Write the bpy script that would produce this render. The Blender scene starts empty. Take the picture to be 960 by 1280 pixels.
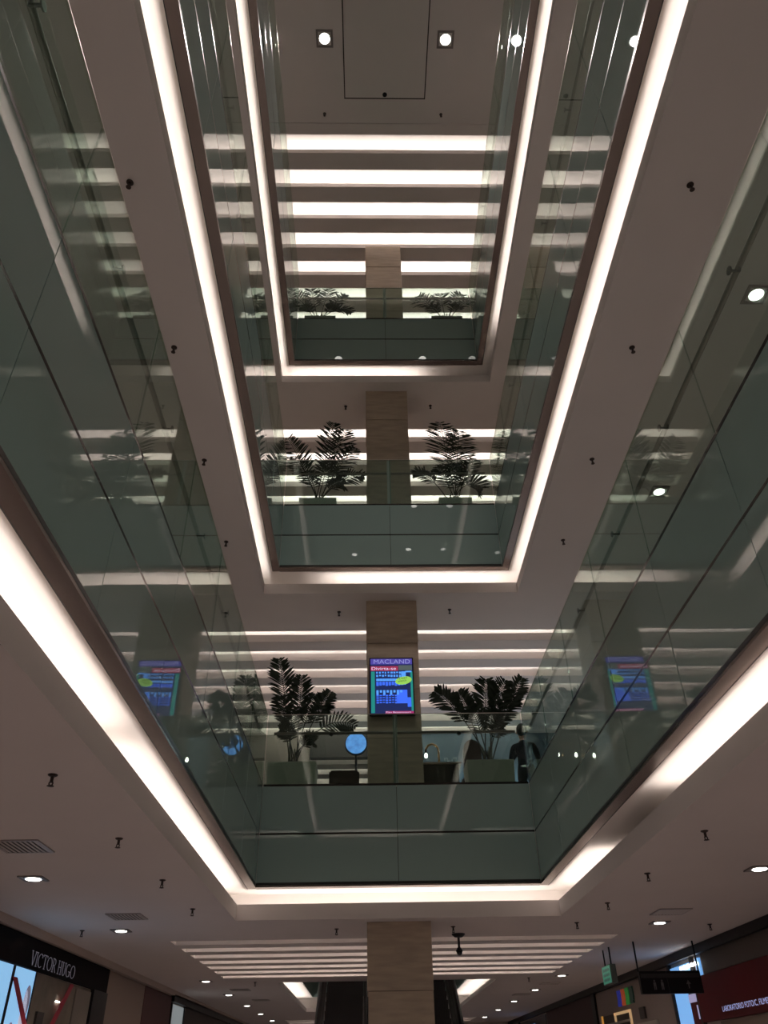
import bpy, bmesh, math, random
from mathutils import Vector, Matrix
random.seed(7)
PI = math.pi
SC = bpy.context.scene
C = SC.collection

# ------------------------------------------------------------------ camera, world, exposure
F_PX = 977.8
pitch, roll, yaw = math.radians(35.911), math.radians(-1.102), math.radians(1.476)
cp, sp = math.cos(pitch), math.sin(pitch)
fw = Vector((math.sin(yaw)*cp, math.cos(yaw)*cp, sp))
r0 = Vector((math.cos(yaw), -math.sin(yaw), 0)); u0 = r0.cross(fw)
rr = math.cos(roll)*r0 + math.sin(roll)*u0
uu = -math.sin(roll)*r0 + math.cos(roll)*u0
cam = bpy.data.cameras.new('camera'); cam.lens = F_PX/1280*36; cam.sensor_width = 36; cam.sensor_fit = 'AUTO'
cam.clip_end = 200
camo = bpy.data.objects.new('camera', cam); C.objects.link(camo)
m = Matrix((rr, uu, -fw)).transposed().to_4x4(); m.translation = Vector((-0.40, 0, 1.62))
camo.matrix_world = m
SC.camera = camo
w = bpy.data.worlds.new('world'); SC.world = w; w.use_nodes = True
w.node_tree.nodes['Background'].inputs[0].default_value = (1.0, .9, .85, 1)
w.node_tree.nodes['Background'].inputs[1].default_value = 0.02
SC.view_settings.view_transform = 'Standard'; SC.view_settings.look = 'None'
SC.view_settings.gamma = 1; SC.view_settings.exposure = 0.0
try: SC.view_settings.use_curve_mapping = False
except Exception: pass
cy = SC.cycles
cy.max_bounces = 10; cy.diffuse_bounces = 5; cy.glossy_bounces = 5; cy.transparent_max_bounces = 16; cy.transmission_bounces = 4
cy.sample_clamp_indirect = 4.0; cy.caustics_reflective = False; cy.caustics_refractive = False
cy.use_denoising = True

COVE_W = 2.6      # watts per metre of cove tube
SLAT_W = 4.2
DOWN_W = 66.0
SPOT_W = 620.0
WARM = (1.0, .90, .84)

# ------------------------------------------------------------------ main measures (metres, camera over x=-0.40, y=0)
HX, Y0, Y1 = 1.93, -6.0, 11.5                 # atrium opening at the glass face
G = [3.749, 8.793, 13.908]                    # underside of each gallery's glass
CE = [g - .378 for g in G] + [18.61]          # ceilings
FL = [0.0] + [g + 1.33 for g in G]            # floors
LIP = .268
WL, WR, YN, YF = -5.05, 5.2, -9.0, 37.0

def area_light(name, loc, sx, sy, watts, color=WARM, up=True):
    l = bpy.data.lights.new(name, 'AREA'); l.shape = 'RECTANGLE'; l.size = sx; l.size_y = sy
    l.energy = watts; l.color = color
    o = bpy.data.objects.new(name, l); C.objects.link(o); o.location = loc
    if up: o.rotation_euler = (PI, 0, 0)
    return o

# cove tubes of the atrium edge: each run split where a tube is out
def cove_lights():
    gaps = {(0, 'right'): [(7.2, 9.55)], (2, 'right'): [(10.5, 12)], (2, 'back'): [(.75, 2.2)], (1, 'back'): [(-2.4, -1.15)],
            (0, 'left'): [(5.6, 5.9)]}
    for k in range(3):
        z = CE[k] + .06
        for side in ('left', 'right', 'back', 'near'):
            a, b = (Y0, Y1 + .2) if side in ('left', 'right') else (-HX - .2, HX + .2)
            runs = [(a, b)]
            for g0, g1 in gaps.get((k, side), []):
                nr = []
                for s, e in runs:
                    if g0 > s: nr.append((s, min(e, g0)))
                    if g1 < e: nr.append((max(s, g1), e))
                runs = nr
            for s, e in runs:
                L = e - s
                if L < .1: continue
                d = LIP + .10; mid = (s + e)/2
                loc = {'left': (-HX - d, mid, z), 'right': (HX + d, mid, z), 'back': (mid, Y1 + d, z), 'near': (mid, Y0 - d, z)}[side]
                if side in ('left', 'right'): area_light('cove_lamp', loc, .04, L, COVE_W*L)
                else: area_light('cove_lamp', loc, L, .04, COVE_W*L)
cove_lights()

# ------------------------------------------------------------------ materials
MATS = {}
def mat(name, col, rough=.6, metal=0, spec=.5, emit=None, es=0, noise=None, bump=None, coat=0):
    if name in MATS: return MATS[name]
    mm = bpy.data.materials.new(name); mm.use_nodes = True; nt = mm.node_tree; b = nt.nodes['Principled BSDF']
    b.inputs['Base Color'].default_value = (*col, 1); b.inputs['Roughness'].default_value = rough
    b.inputs['Metallic'].default_value = metal; b.inputs['Specular IOR Level'].default_value = spec
    if coat: b.inputs['Coat Weight'].default_value = coat
    if emit: b.inputs['Emission Color'].default_value = (*emit, 1); b.inputs['Emission Strength'].default_value = es
    if noise:
        sc, amt, st = noise
        tc = nt.nodes.new('ShaderNodeTexCoord'); mp = nt.nodes.new('ShaderNodeMapping'); mp.inputs['Scale'].default_value = st
        n = nt.nodes.new('ShaderNodeTexNoise'); n.inputs['Scale'].default_value = sc; n.inputs['Detail'].default_value = 5
        r = nt.nodes.new('ShaderNodeValToRGB')
        r.color_ramp.elements[0].position = .3; r.color_ramp.elements[1].position = .7
        r.color_ramp.elements[0].color = (*[c*(1 - amt) for c in col], 1); r.color_ramp.elements[1].color = (*[min(1, c*(1 + amt)) for c in col], 1)
        nt.links.new(tc.outputs['Object'], mp.inputs[0]); nt.links.new(mp.outputs[0], n.inputs[0])
        nt.links.new(n.outputs[0], r.inputs[0]); nt.links.new(r.outputs[0], b.inputs['Base Color'])
    if bump:
        sc, st, dist = bump
        tc = nt.nodes.new('ShaderNodeTexCoord'); n = nt.nodes.new('ShaderNodeTexNoise'); n.inputs['Scale'].default_value = sc
        n.inputs['Detail'].default_value = 1.0
        oi = nt.nodes.new('ShaderNodeObjectInfo'); ad = nt.nodes.new('ShaderNodeVectorMath')
        sc2 = nt.nodes.new('ShaderNodeMath'); sc2.operation = 'MULTIPLY'; sc2.inputs[1].default_value = 37
        nt.links.new(oi.outputs['Random'], sc2.inputs[0])
        nt.links.new(tc.outputs['Object'], ad.inputs[0]); nt.links.new(sc2.outputs[0], ad.inputs[1]); nt.links.new(ad.outputs[0], n.inputs[0])
        bp = nt.nodes.new('ShaderNodeBump'); bp.inputs['Strength'].default_value = st; bp.inputs['Distance'].default_value = dist
        nt.links.new(n.outputs[0], bp.inputs['Height']); nt.links.new(bp.outputs[0], b.inputs['Normal'])
    MATS[name] = mm
    return mm

def glass_mat(name, tint, bump=True):
    mm = bpy.data.materials.new(name); mm.use_nodes = True; nt = mm.node_tree
    for n in list(nt.nodes): nt.nodes.remove(n)
    out = nt.nodes.new('ShaderNodeOutputMaterial'); mix = nt.nodes.new('ShaderNodeMixShader')
    tr = nt.nodes.new('ShaderNodeBsdfTransparent'); tr.inputs[0].default_value = (*tint, 1)
    gl = nt.nodes.new('ShaderNodeBsdfGlossy'); gl.inputs['Roughness'].default_value = 0.0; gl.inputs[0].default_value = (.95, 1, .97, 1)
    fr = nt.nodes.new('ShaderNodeFresnel'); ge = nt.nodes.new('ShaderNodeNewGeometry')
    mx = nt.nodes.new('ShaderNodeMix'); mx.inputs[2].default_value = 1.52; mx.inputs[3].default_value = 1/1.52
    nt.links.new(ge.outputs['Backfacing'], mx.inputs[0]); nt.links.new(mx.outputs[0], fr.inputs['IOR'])
    nt.links.new(fr.outputs[0], mix.inputs[0]); nt.links.new(tr.outputs[0], mix.inputs[1]); nt.links.new(gl.outputs[0], mix.inputs[2])
    nt.links.new(mix.outputs[0], out.inputs[0])
    if bump:
        tc = nt.nodes.new('ShaderNodeTexCoord'); n = nt.nodes.new('ShaderNodeTexNoise'); n.inputs['Scale'].default_value = .9; n.inputs['Detail'].default_value = 1
        bp = nt.nodes.new('ShaderNodeBump'); bp.inputs['Strength'].default_value = .16; bp.inputs['Distance'].default_value = .003
        nt.links.new(tc.outputs['Object'], n.inputs[0]); nt.links.new(n.outputs[0], bp.inputs['Height']); nt.links.new(bp.outputs[0], gl.inputs['Normal'])
    return mm

M_WHITE = mat('ceiling_paint', (.72, .67, .65), .85, spec=.2, noise=(1.5, .015, (1, 1, 1)))
M_COVE = mat('cove_paint', (.86, .82, .78), .8, spec=.2)
M_WALL = mat('gallery_wall', (.50, .42, .37), .8)
M_FLOOR = mat('porcelain_floor', (.50, .45, .43), .25, noise=(3, .06, (1, 1, 1)))
M_FASCIA = mat('back_painted_glass', (.25, .345, .32), .0, spec=.5, bump=(.8, .16, .003))
M_GLASS = glass_mat('guard_glass', (.735, .82, .78))
M_EDGE = mat('glass_edge', (.62, .54, .48), .3, metal=.6)
M_BRONZE = mat('bronze_profile', (.21, .17, .155), .26, metal=.85)
M_DARK = mat('dark_joint', (.012, .012, .011), .35, spec=.6)
M_STEEL = mat('steel', (.35, .33, .31), .25, metal=1)
M_BLACK = mat('black_plastic', (.010, .009, .010), .45, spec=.3)
M_STONE = mat('travertine', (.43, .345, .265), .45, noise=(5, .13, (.6, .6, 3.5)))
M_STONE_E = mat('stone_joint', (.10, .07, .05), .8)

# ------------------------------------------------------------------ builders
def finish(name, bm, material, parent=None, smooth=False):
    me = bpy.data.meshes.new(name); bm.normal_update(); bm.to_mesh(me); bm.free()
    for x in (material if isinstance(material, (list, tuple)) else [material]): me.materials.append(x)
    if smooth:
        for p_ in me.polygons: p_.use_smooth = True
    o = bpy.data.objects.new(name, me); C.objects.link(o)
    if parent: o.parent = parent
    return o
def add_box(bm, x0, x1, y0, y1, z0, z1, mi=0):
    v = [bm.verts.new((x, y, z)) for z in (min(z0, z1), max(z0, z1)) for y in (min(y0, y1), max(y0, y1)) for x in (min(x0, x1), max(x0, x1))]
    for f in ((0, 2, 3, 1), (4, 5, 7, 6), (0, 1, 5, 4), (2, 6, 7, 3), (0, 4, 6, 2), (1, 3, 7, 5)):
        fc = bm.faces.new([v[i] for i in f]); fc.material_index = mi
def box(name, x0, x1, y0, y1, z0, z1, material, parent=None, bevel=0):
    bm = bmesh.new(); add_box(bm, x0, x1, y0, y1, z0, z1)
    if bevel: bmesh.ops.bevel(bm, geom=bm.edges[:], offset=bevel, segments=2, affect='EDGES')
    return finish(name, bm, material, parent)
def add_tube(bm, pts, r, seg=8, caps=True):
    pts = [Vector(p) for p in pts]; rings = []
    rad = r if isinstance(r, (list, tuple)) else [r]*len(pts)
    up = None
    for i, p in enumerate(pts):
        d = (pts[min(i+1, len(pts)-1)] - pts[max(i-1, 0)]).normalized()
        if up is None or abs(d.dot(up)) > .98:
            up = Vector((0, 0, 1)) if abs(d.z) < .9 else Vector((1, 0, 0))
        a = d.cross(up).normalized(); b = a.cross(d).normalized(); up = b
        rings.append([bm.verts.new(p + rad[i]*(math.cos(2*PI*j/seg)*a + math.sin(2*PI*j/seg)*b)) for j in range(seg)])
    for i in range(len(rings)-1):
        for j in range(seg):
            bm.faces.new((rings[i][j], rings[i][(j+1) % seg], rings[i+1][(j+1) % seg], rings[i+1][j]))
    if caps:
        bm.faces.new(rings[0][::-1]); bm.faces.new(rings[-1])
def tube(name, pts, r, material, parent=None, seg=8):
    bm = bmesh.new(); add_tube(bm, pts, r, seg)
    bmesh.ops.recalc_face_normals(bm, faces=bm.faces[:])
    return finish(name, bm, material, parent, smooth=True)
def add_lathe(bm, prof, c, seg=16):
    rings = [[bm.verts.new((c[0] + r*math.cos(2*PI*j/seg), c[1] + r*math.sin(2*PI*j/seg), c[2] + z)) for j in range(seg)] for r, z in prof]
    for i in range(len(rings)-1):
        for j in range(seg): bm.faces.new((rings[i][j], rings[i][(j+1) % seg], rings[i+1][(j+1) % seg], rings[i+1][j]))
    bm.faces.new(rings[0][::-1]); bm.faces.new(rings[-1])
def lathe(name, prof, c, material, parent=None, seg=16, smooth=False):
    bm = bmesh.new(); add_lathe(bm, prof, c, seg); bmesh.ops.recalc_face_normals(bm, faces=bm.faces[:])
    return finish(name, bm, material, parent, smooth)
def structure(o): o['kind'] = 'structure'; return o
def tag(o, label, cat, group=None):
    o['label'] = label; o['category'] = cat
    if group: o['group'] = group
    return o
def thing(name, label, cat, loc=(0, 0, 0), group=None):
    o = bpy.data.objects.new(name, None); C.objects.link(o); o.location = loc; o.empty_display_size = .1
    return tag(o, label, cat, group)
def dup(root, loc, label):
    r = root.copy(); C.objects.link(r); r.location = loc; r['label'] = label
    for ch in root.children:
        c = ch.copy(); C.objects.link(c); c.parent = r
        for g in ch.children:
            d = g.copy(); C.objects.link(d); d.parent = c
    return r
ORD = ['first', 'second', 'third', 'fourth', 'fifth', 'sixth', 'seventh', 'eighth', 'ninth', 'tenth', 'eleventh', 'twelfth', 'thirteenth', 'fourteenth']
LEV = ['lowest', 'middle', 'upper', 'topmost']

def plates(bm, x0, x1, y0, y1, z0, z1, holes):
    xs = sorted({x0, x1, *[min(max(v, x0), x1) for h in holes for v in h[:2]]})
    ys = sorted({y0, y1, *[min(max(v, y0), y1) for h in holes for v in h[2:]]})
    for j in range(len(ys)-1):
        run = None
        for i in range(len(xs)-1):
            cx, cy_ = (xs[i]+xs[i+1])/2, (ys[j]+ys[j+1])/2
            inside = any(h[0] < cx < h[1] and h[2] < cy_ < h[3] for h in holes)
            if not inside:
                if run is None: run = xs[i]
                if i == len(xs)-2: add_box(bm, run, xs[i+1], ys[j], ys[j+1], z0, z1)
            else:
                if run is not None: add_box(bm, run, xs[i], ys[j], ys[j+1], z0, z1)
                run = None

# ------------------------------------------------------------------ room shell
bm = bmesh.new(); add_box(bm, WL - .3, WR + .3, YN, YF, -.2, 0); structure(finish('floor', bm, M_FLOOR))
PER, SLOT, SX = .83, .43, 3.45
ZONES = {0: [(13.6, 7), (33.6, 3)], 1: [(13.17, 7), (20.4, 5)], 2: [(13.25, 7)], 3: [(9.16, 12)]}
ESC = (-2.2, 2.2, 20.1, 29.2)                 # glass edge of the escalator well
def zone_rect(y, n): return (-SX, SX, y, y + (n-1)*PER + SLOT)
for k in range(4):
    holes = [zone_rect(*z) for z in ZONES[k]]
    if k < 3: holes.append((-HX-LIP, HX+LIP, Y0-LIP, Y1+LIP))
    if k == 0: holes.append((ESC[0]-.22, ESC[1]+.22, ESC[2]-.02, ESC[3]+.22))
    bm = bmesh.new(); plates(bm, WL, WR, YN, YF, CE[k], CE[k]+.02, holes)
    ceil = structure(finish('ceiling', bm, M_WHITE))
    # slab above (its underside is the roof of the coves)
    bm = bmesh.new(); hs = []
    if k < 3: hs.append((-HX-.03, HX+.03, Y0-.03, Y1+.03))
    if k == 0: hs.append((ESC[0]-.03, ESC[1]+.03, ESC[2]-.03, ESC[3]+.03))
    top = FL[k+1] if k < 3 else CE[3] + .8
    plates(bm, WL-.3, WR+.3, YN, YF, CE[k]+.378, top, hs)
    sl = structure(finish('floor' if k < 3 else 'ceiling', bm, M_COVE))
    # lit slats: each strip between two slots is a trough with an upstand towards the slot
    for (ys, n) in ZONES[k]:
        for i in range(n):
            a = ys + i*PER + SLOT; b = ys + (i+1)*PER
            bm = bmesh.new()
            if i < n-1:
                add_box(bm, -SX, SX, a, b, CE[k], CE[k]+.02); add_box(bm, -SX, SX, a, a+.02, CE[k]+.02, CE[k]+.15)
                add_box(bm, -SX, SX, b-.02, b, CE[k]+.02, CE[k]+.06)
            else:
                add_box(bm, -SX, SX, a+.001, a+.02, CE[k]+.02, CE[k]+.15)
            finish('slat', bm, M_WHITE, ceil)
            wn = SLAT_W * (1.0 if k != 0 else 1.3 if ys < 20 else .6)
            area_light('slat_lamp', (0, a+.12, CE[k]+.06), 2*SX-.1, .04, wn*2*SX)
        ye = ys + (n-1)*PER + SLOT + .4
        bm = bmesh.new()
        for sx in (-1, 1): add_box(bm, sx*SX, sx*(SX+.02), ys-.02, ye, CE[k]+.02, CE[k]+.378)
        add_box(bm, -SX, SX, ys-.02, ys, CE[k]+.02, CE[k]+.378); add_box(bm, -SX, SX, ye-.02, ye, CE[k]+.02, CE[k]+.378)
        structure(finish('trim_1', bm, M_COVE))
# cove lips and closing boards round the atrium
def ring(bm, d0, d1, z0, z1, x=HX, ya=Y0, yb=Y1):
    add_box(bm, -x-d1, -x-d0, ya-d1, yb+d1, z0, z1); add_box(bm, x+d0, x+d1, ya-d1, yb+d1, z0, z1)
    add_box(bm, -x-d0, x+d0, yb+d0, yb+d1, z0, z1); add_box(bm, -x-d0, x+d0, ya-d1, ya-d0, z0, z1)
for k in range(3):
    bm = bmesh.new(); ring(bm, LIP-.0, LIP+.02, CE[k]+.02, CE[k]+.195); structure(finish('trim_2', bm, M_WHITE))
    bm = bmesh.new(); ring(bm, LIP+.36, LIP+.38, CE[k]+.02, CE[k]+.378); structure(finish('trim_3', bm, M_COVE))
# added hidden baffles blocking spill into the dead tube's gap, lowest right cove
for y in (7.2, 9.55): structure(box('trim_4', HX+LIP+.021, HX+LIP+.355, y-.01, y+.01, CE[0]+.021, CE[0]+.19, M_COVE))
# outer walls
structure(box('wall_left', WL-.2, WL, YN, YF, 0, CE[3], M_WALL))
structure(box('wall_right', WR, WR+.2, YN, YF, 0, CE[3], M_WALL))
structure(box('wall_back', WL-.3, WR+.3, YF, YF+.2, 0, CE[3]+1, M_WALL))
structure(box('wall_front', WL-.3, WR+.3, YN-.2, YN, 0, CE[3]+1, M_WALL))

# ------------------------------------------------------------------ glass balustrades
def sbox(bm, side, u0, u1, d0, d1, z0, z1):
    if side == 'left': add_box(bm, -HX-d1, -HX-d0, u0, u1, z0, z1)
    elif side == 'right': add_box(bm, HX+d0, HX+d1, u0, u1, z0, z1)
    elif side == 'back': add_box(bm, u0, u1, Y1+d0, Y1+d1, z0, z1)
    else: add_box(bm, u0, u1, Y0-d1, Y0-d0, z0, z1)
def spt(side, u, d, z):
    return {'left': (-HX-d, u, z), 'right': (HX+d, u, z), 'back': (u, Y1+d, z), 'near': (u, Y0-d, z)}[side]
def panel(name, side, u0, u1, d0, d1, z0, z1, material, parent, tilt=0):
    c = Vector(spt(side, (u0+u1)/2, (d0+d1)/2, (z0+z1)/2))
    bm = bmesh.new(); sbox(bm, side, u0, u1, d0, d1, z0, z1)
    bmesh.ops.translate(bm, verts=bm.verts, vec=-c)
    o = finish(name, bm, material, parent); o.location = c - parent.location
    if tilt:
        t1, t2 = random.gauss(0, tilt), random.gauss(0, tilt)
        o.rotation_euler = (0, t2, t1) if side in ('left', 'right') else (t2, 0, t1)
    return o
def balustrade(k, side):
    g = G[k]
    where = {'left': 'left side', 'right': 'right side', 'back': 'far end', 'near': 'near end'}[side]
    a, b = (Y0, Y1) if side in ('left', 'right') else (-HX, HX)
    root = thing('glass_balustrade', 'green glass balustrade and fascia on the %s of the %s gallery opening' % (where, LEV[k]), 'balustrade',
                 spt(side, (a+b)/2, 0, g), 'glass balustrades round the atrium')
    def pbox(name, u0, u1, d0, d1, z0, z1, mt, par=root):
        return panel(name, side, u0, u1, d0, d1, z0, z1, mt, par)
    W = 1.5167 if side in ('left', 'right') else HX
    n = 0; e = b
    edges = []
    while e > a + .05:
        s = max(a, e - W); edges.append((s, e)); e = s
    for s, e in edges:
        panel('fascia_panel', side, s+.004, e-.004, 0, .012, g+.035, g+.646, M_FASCIA, root, .0012)
        panel('fascia_panel', side, s+.004, e-.004, 0, .012, g+.672, g+1.312, M_FASCIA, root, .0012)
        panel('guard_pane', side, s+.006, e-.006, 0, .016, g+1.345, g+2.385, M_GLASS, root, .001)
    pbox('backing_board', a, b, .02, .03, g+.005, g+1.30, M_DARK)
    pbox('joint_profile', a+.002, b-.002, 0, .018, g+.647, g+.671, mat('joint_metal', (.045, .04, .036), .22, metal=.8))
    pbox('floor_channel', a+.006, b-.006, 0, .028, g+1.314, g+1.343, mat('joint_metal', (.045, .04, .036), .22, metal=.8))
    pbox('gasket', a+.006, b-.006, 0, .016, g+.004, g+.034, M_DARK)
    ex = 0 if side in ('back', 'near') else .115
    pbox('bottom_profile', a-ex, b+ex, 0, .115, g-.022, g-.001, M_BRONZE)
    pbox('shadow_gap_strip', a-ex, b+ex, .1155, .124, g-.023, g-.001, M_DARK)  # solid dark strip painted in for the gap's shadow
    pbox('glass_edge_cap', a, b, -.0005, .0165, g+2.386, g+2.392, M_EDGE)
    zr = g + 1.33 + .80
    bm = bmesh.new(); add_tube(bm, [Vector(spt(side, a+.1, .10, zr)) - root.location, Vector(spt(side, b-.1, .10, zr)) - root.location], .021, 10)
    bmesh.ops.recalc_face_normals(bm, faces=bm.faces[:]); hr = finish('handrail', bm, mat('rail_metal', (.24, .21, .19), .35, metal=.7), root, True)
    for s, e in edges:
        uc = (s+e)/2
        bm = bmesh.new(); add_tube(bm, [Vector(spt(side, uc, .016, zr-.05)) - root.location, Vector(spt(side, uc, .09, zr-.05)) - root.location, Vector(spt(side, uc, .10, zr)) - root.location], .011, 6)
        add_tube(bm, [Vector(spt(side, uc, .016, zr-.05)) - root.location, Vector(spt(side, uc, .026, zr-.05)) - root.location], .03, 10)
        bmesh.ops.recalc_face_normals(bm, faces=bm.faces[:]); finish('bracket', bm, M_DARK, root)
    if side == 'back':
        panel('glass_joint_strip', side, -.035, .035, .0165, .024, g+1.345, g+2.385, mat('clear_joint', (.30, .36, .32), .3), root)
for k in range(3):
    for side in ('left', 'right', 'back', 'near'): balustrade(k, side)

# ------------------------------------------------------------------ stone column
col = thing('stone_column', 'tall beige stone clad column rising through every gallery behind the glass', 'column', (.012, 12.05+.43, 0))
for k in range(4):
    zt, zb = CE[k], FL[k]
    z = zt; i = 0
    while z > zb + .05:
        z2 = max(zb, z - .82)
        ex = .014 if i == 0 else 0
        bm = bmesh.new(); add_box(bm, -.43-ex, .43+ex*.3, -.43-ex, .43, z2+.006, z-.001)
        finish('stone_panel', bm, M_STONE, col); z = z2; i += 1
    bm = bmesh.new(); add_box(bm, -.42, .42, -.42, .42, zb, zt - .001); finish('stone_core', bm, M_STONE_E, col)
#PART2
# ------------------------------------------------------------------ lettering
def text_mesh(name, s, cap, mt, parent, origin, right, up, width=None, thick=.002):
    cu = bpy.data.curves.new(name, 'FONT'); cu.body = s; cu.size = 1.0; cu.extrude = 0
    t = bpy.data.objects.new(name, cu); C.objects.link(t)
    dg = bpy.context.evaluated_depsgraph_get(); me = bpy.data.meshes.new_from_object(t.evaluated_get(dg))
    bpy.data.objects.remove(t); bpy.data.curves.remove(cu)
    xs = [v.co.x for v in me.vertices]; ys = [v.co.y for v in me.vertices]
    sy = cap/.70; sx = sy if width is None else width/(max(xs)-min(xs))
    R, U = Vector(right), Vector(up); N = R.cross(U)
    for v in me.vertices: v.co = R*((v.co.x-min(xs))*sx) + U*(v.co.y*sy) + N*thick
    me.materials.clear(); me.materials.append(mt)
    o = bpy.data.objects.new(name, me); C.objects.link(o)
    o.parent = parent; o.location = Vector(origin) - (parent.location if parent else Vector()); o['kind'] = 'stuff'
    return o
def arc(cx, cy, rx, ry, a0, a1, n=10): return [(cx+rx*math.cos(math.radians(a0+(a1-a0)*i/n)), cy+ry*math.sin(math.radians(a0+(a1-a0)*i/n))) for i in range(n+1)]
GLY = {'V': [[(0, 1), (.3, 0)], [(.3, 0), (.6, 1)], [(-.1, 1), (.12, 1)], [(.5, 1), (.7, 1)]],
       'I': [[(.15, 0), (.15, 1)], [(.02, 1), (.28, 1)], [(.02, 0), (.28, 0)]],
       'C': [arc(.4, .5, .4, .5, 50, 310, 12), [(.66, .72), (.66, .95)]],
       'T': [[(.35, 0), (.35, 1)], [(0, 1), (.7, 1)], [(0, .86), (0, 1)], [(.7, .86), (.7, 1)], [(.23, 0), (.47, 0)]],
       'O': [arc(.42, .5, .42, .5, 0, 360, 16)],
       'R': [[(.1, 0), (.1, 1)], [(0, 1), (.1, 1)], [(.1, 1), (.3, 1)] + arc(.3, .75, .24, .25, 90, -90, 7) + [(.1, .5)], [(.3, .5), (.66, 0)], [(0, 0), (.22, 0)]],
       'H': [[(.1, 0), (.1, 1)], [(.6, 0), (.6, 1)], [(.1, .52), (.6, .52)], [(0, 1), (.22, 1)], [(0, 0), (.22, 0)], [(.48, 1), (.72, 1)], [(.48, 0), (.72, 0)]],
       'U': [[(.1, 1), (.1, .3)] + arc(.34, .3, .24, .3, 180, 360, 8) + [(.58, 1)], [(0, 1), (.22, 1)], [(.46, 1), (.7, 1)]],
       'G': [arc(.4, .5, .4, .5, 50, 330, 12), [(.72, .42), (.72, .05)], [(.5, .42), (.84, .42)]]}
ADV = {'V': .72, 'I': .42, 'C': .86, 'T': .82, 'O': .98, 'R': .82, 'H': .86, 'U': .84, 'G': .98, ' ': .3}

# ------------------------------------------------------------------ sprinklers, downlights, vents
M_SPR = mat('sprinkler_brass', (.05, .035, .03), .4, metal=.6)
M_LAMP = mat('lamp_lens', (1, 1, 1), .4, emit=(1, .95, .88), es=9)
M_REFL = mat('lamp_reflector', (.8, .78, .75), .25, metal=.8)
M_FRAME = mat('lamp_frame', (.22, .19, .18), .5)
SPR = None
def sprinkler(loc, label):
    global SPR
    g = 'ceiling sprinklers'
    if SPR: return dup(SPR, loc, label)
    t = thing('sprinkler', label, 'sprinkler', loc, g)
    lathe('escutcheon', [(.034, 0), (.034, -.006), (.02, -.014)], (0, 0, 0), M_SPR, t, 12)
    lathe('stem', [(.012, 0), (.012, -.055)], (0, 0, 0), M_SPR, t, 8)
    for s in (-1, 1): tube('frame_arm', [(s*.010, 0, -.05), (s*.013, 0, -.062), (s*.006, 0, -.078)], .005, M_SPR, t, 6)
    lathe('deflector', [(.022, -.075), (.025, -.080), (.008, -.084)], (0, 0, 0), M_SPR, t, 12)
    SPR = t; return t
for k, ys in ((0, [5.52, 7.3, 9.08, 10.83]), (1, [2.1, 4.13, 6.16, 8.17, 10.15])):
    n = len(ys)
    for sd, x in (('left', -2.6), ('right', 2.6 if k == 0 else 2.66)):
        for i, y in enumerate(ys):
            sprinkler((x, y, CE[k]), '%s dark sprinkler from the far end, ceiling strip %s of the %s opening' % (ORD[n-1-i], sd, LEV[k]))
for loc, lb in (((-4.43, 12.4, CE[0]), 'dark sprinkler above the black shop fascia with white lettering'),
                ((4.56, 12.69, CE[0]), 'dark sprinkler on the lowest ceiling above the red shop sign'),
                ((2.54, 12.36, CE[0]), 'dark sprinkler on the lowest ceiling just right of the lit slats'),
                ((-.87, 12.6, CE[0]), 'dark sprinkler left of the column top on the lowest ceiling'),
                ((.80, 12.55, CE[0]), 'dark sprinkler right of the column top, above the black camera'),
                ((-2.9, 19.9, CE[0]), 'far sprinkler left of the escalator well behind the lit slats'),
                ((3.1, 19.9, CE[0]), 'far sprinkler right of the escalator well behind the lit slats'),
                ((-.92, 12.43, CE[1]), 'dark sprinkler left of the column under the middle gallery'),
                ((1.06, 12.37, CE[1]), 'dark sprinkler right of the column under the middle gallery'),
                ((-.87, 12.5, CE[2]), 'dark sprinkler left of the column under the upper gallery'),
                ((.98, 12.48, CE[2]), 'dark sprinkler right of the column under the upper gallery'),
                ((-1.3, 8.7, CE[3]), 'left sprinkler on the topmost ceiling beside the access panel'),
                ((1.23, 8.7, CE[3]), 'right sprinkler on the topmost ceiling beside the access panel')):
    sprinkler(loc, lb)

DL = None
def downlight(loc, label, watts, group='recessed downlights', cone=1.9):
    global DL
    if DL: t = dup(DL, loc, label)
    else:
        t = thing('downlight', label, 'downlight', loc, group); DL = t
        bm = bmesh.new()
        for a in ((-.125, .125, -.125, -.095), (-.125, .125, .095, .125), (-.125, -.095, -.095, .095), (.095, .125, -.095, .095)): add_box(bm, *a, -.014, 0)
        finish('frame', bm, M_FRAME, t)
        lathe('reflector', [(.093, -.012), (.075, -.002)], (0, 0, 0), M_REFL, t, 20)
        lathe('lens', [(.078, -.0135), (.07, -.019), (.03, -.022)], (0, 0, 0), M_LAMP, t, 16)
    l = bpy.data.lights.new('downlight_lamp', 'SPOT'); l.energy = watts; l.color = (1, .88, .84); l.spot_size = cone; l.spot_blend = .6; l.shadow_soft_size = .08
    o = bpy.data.objects.new('downlight_lamp', l); C.objects.link(o); o.location = (loc[0], loc[1], loc[2]-.05)
    return t
for sd, x in (('left', -3.9), ('right', 3.75)):
    for i, y in enumerate([5.4, 8.9, 12.45, 19.5, 22.85, 26.4, 29.85, 33.5]):
        downlight((x, y, CE[0]), '%s recessed square downlight from the front along the %s of the lowest ceiling' % (ORD[i], sd), DOWN_W)
for x, y in ((-3.9, 1.9), (3.75, 1.9), (-3.9, -1.6), (3.75, -1.6), (-3.9, -5.1), (3.75, -5.1)):
    downlight((x, y, CE[0]), 'recessed downlight %s on the lowest ceiling %s the camera' % ('left' if x < 0 else 'right', {1.9: 'just before', -1.6: 'just behind', -5.1: 'far behind'}[y]), DOWN_W)
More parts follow.
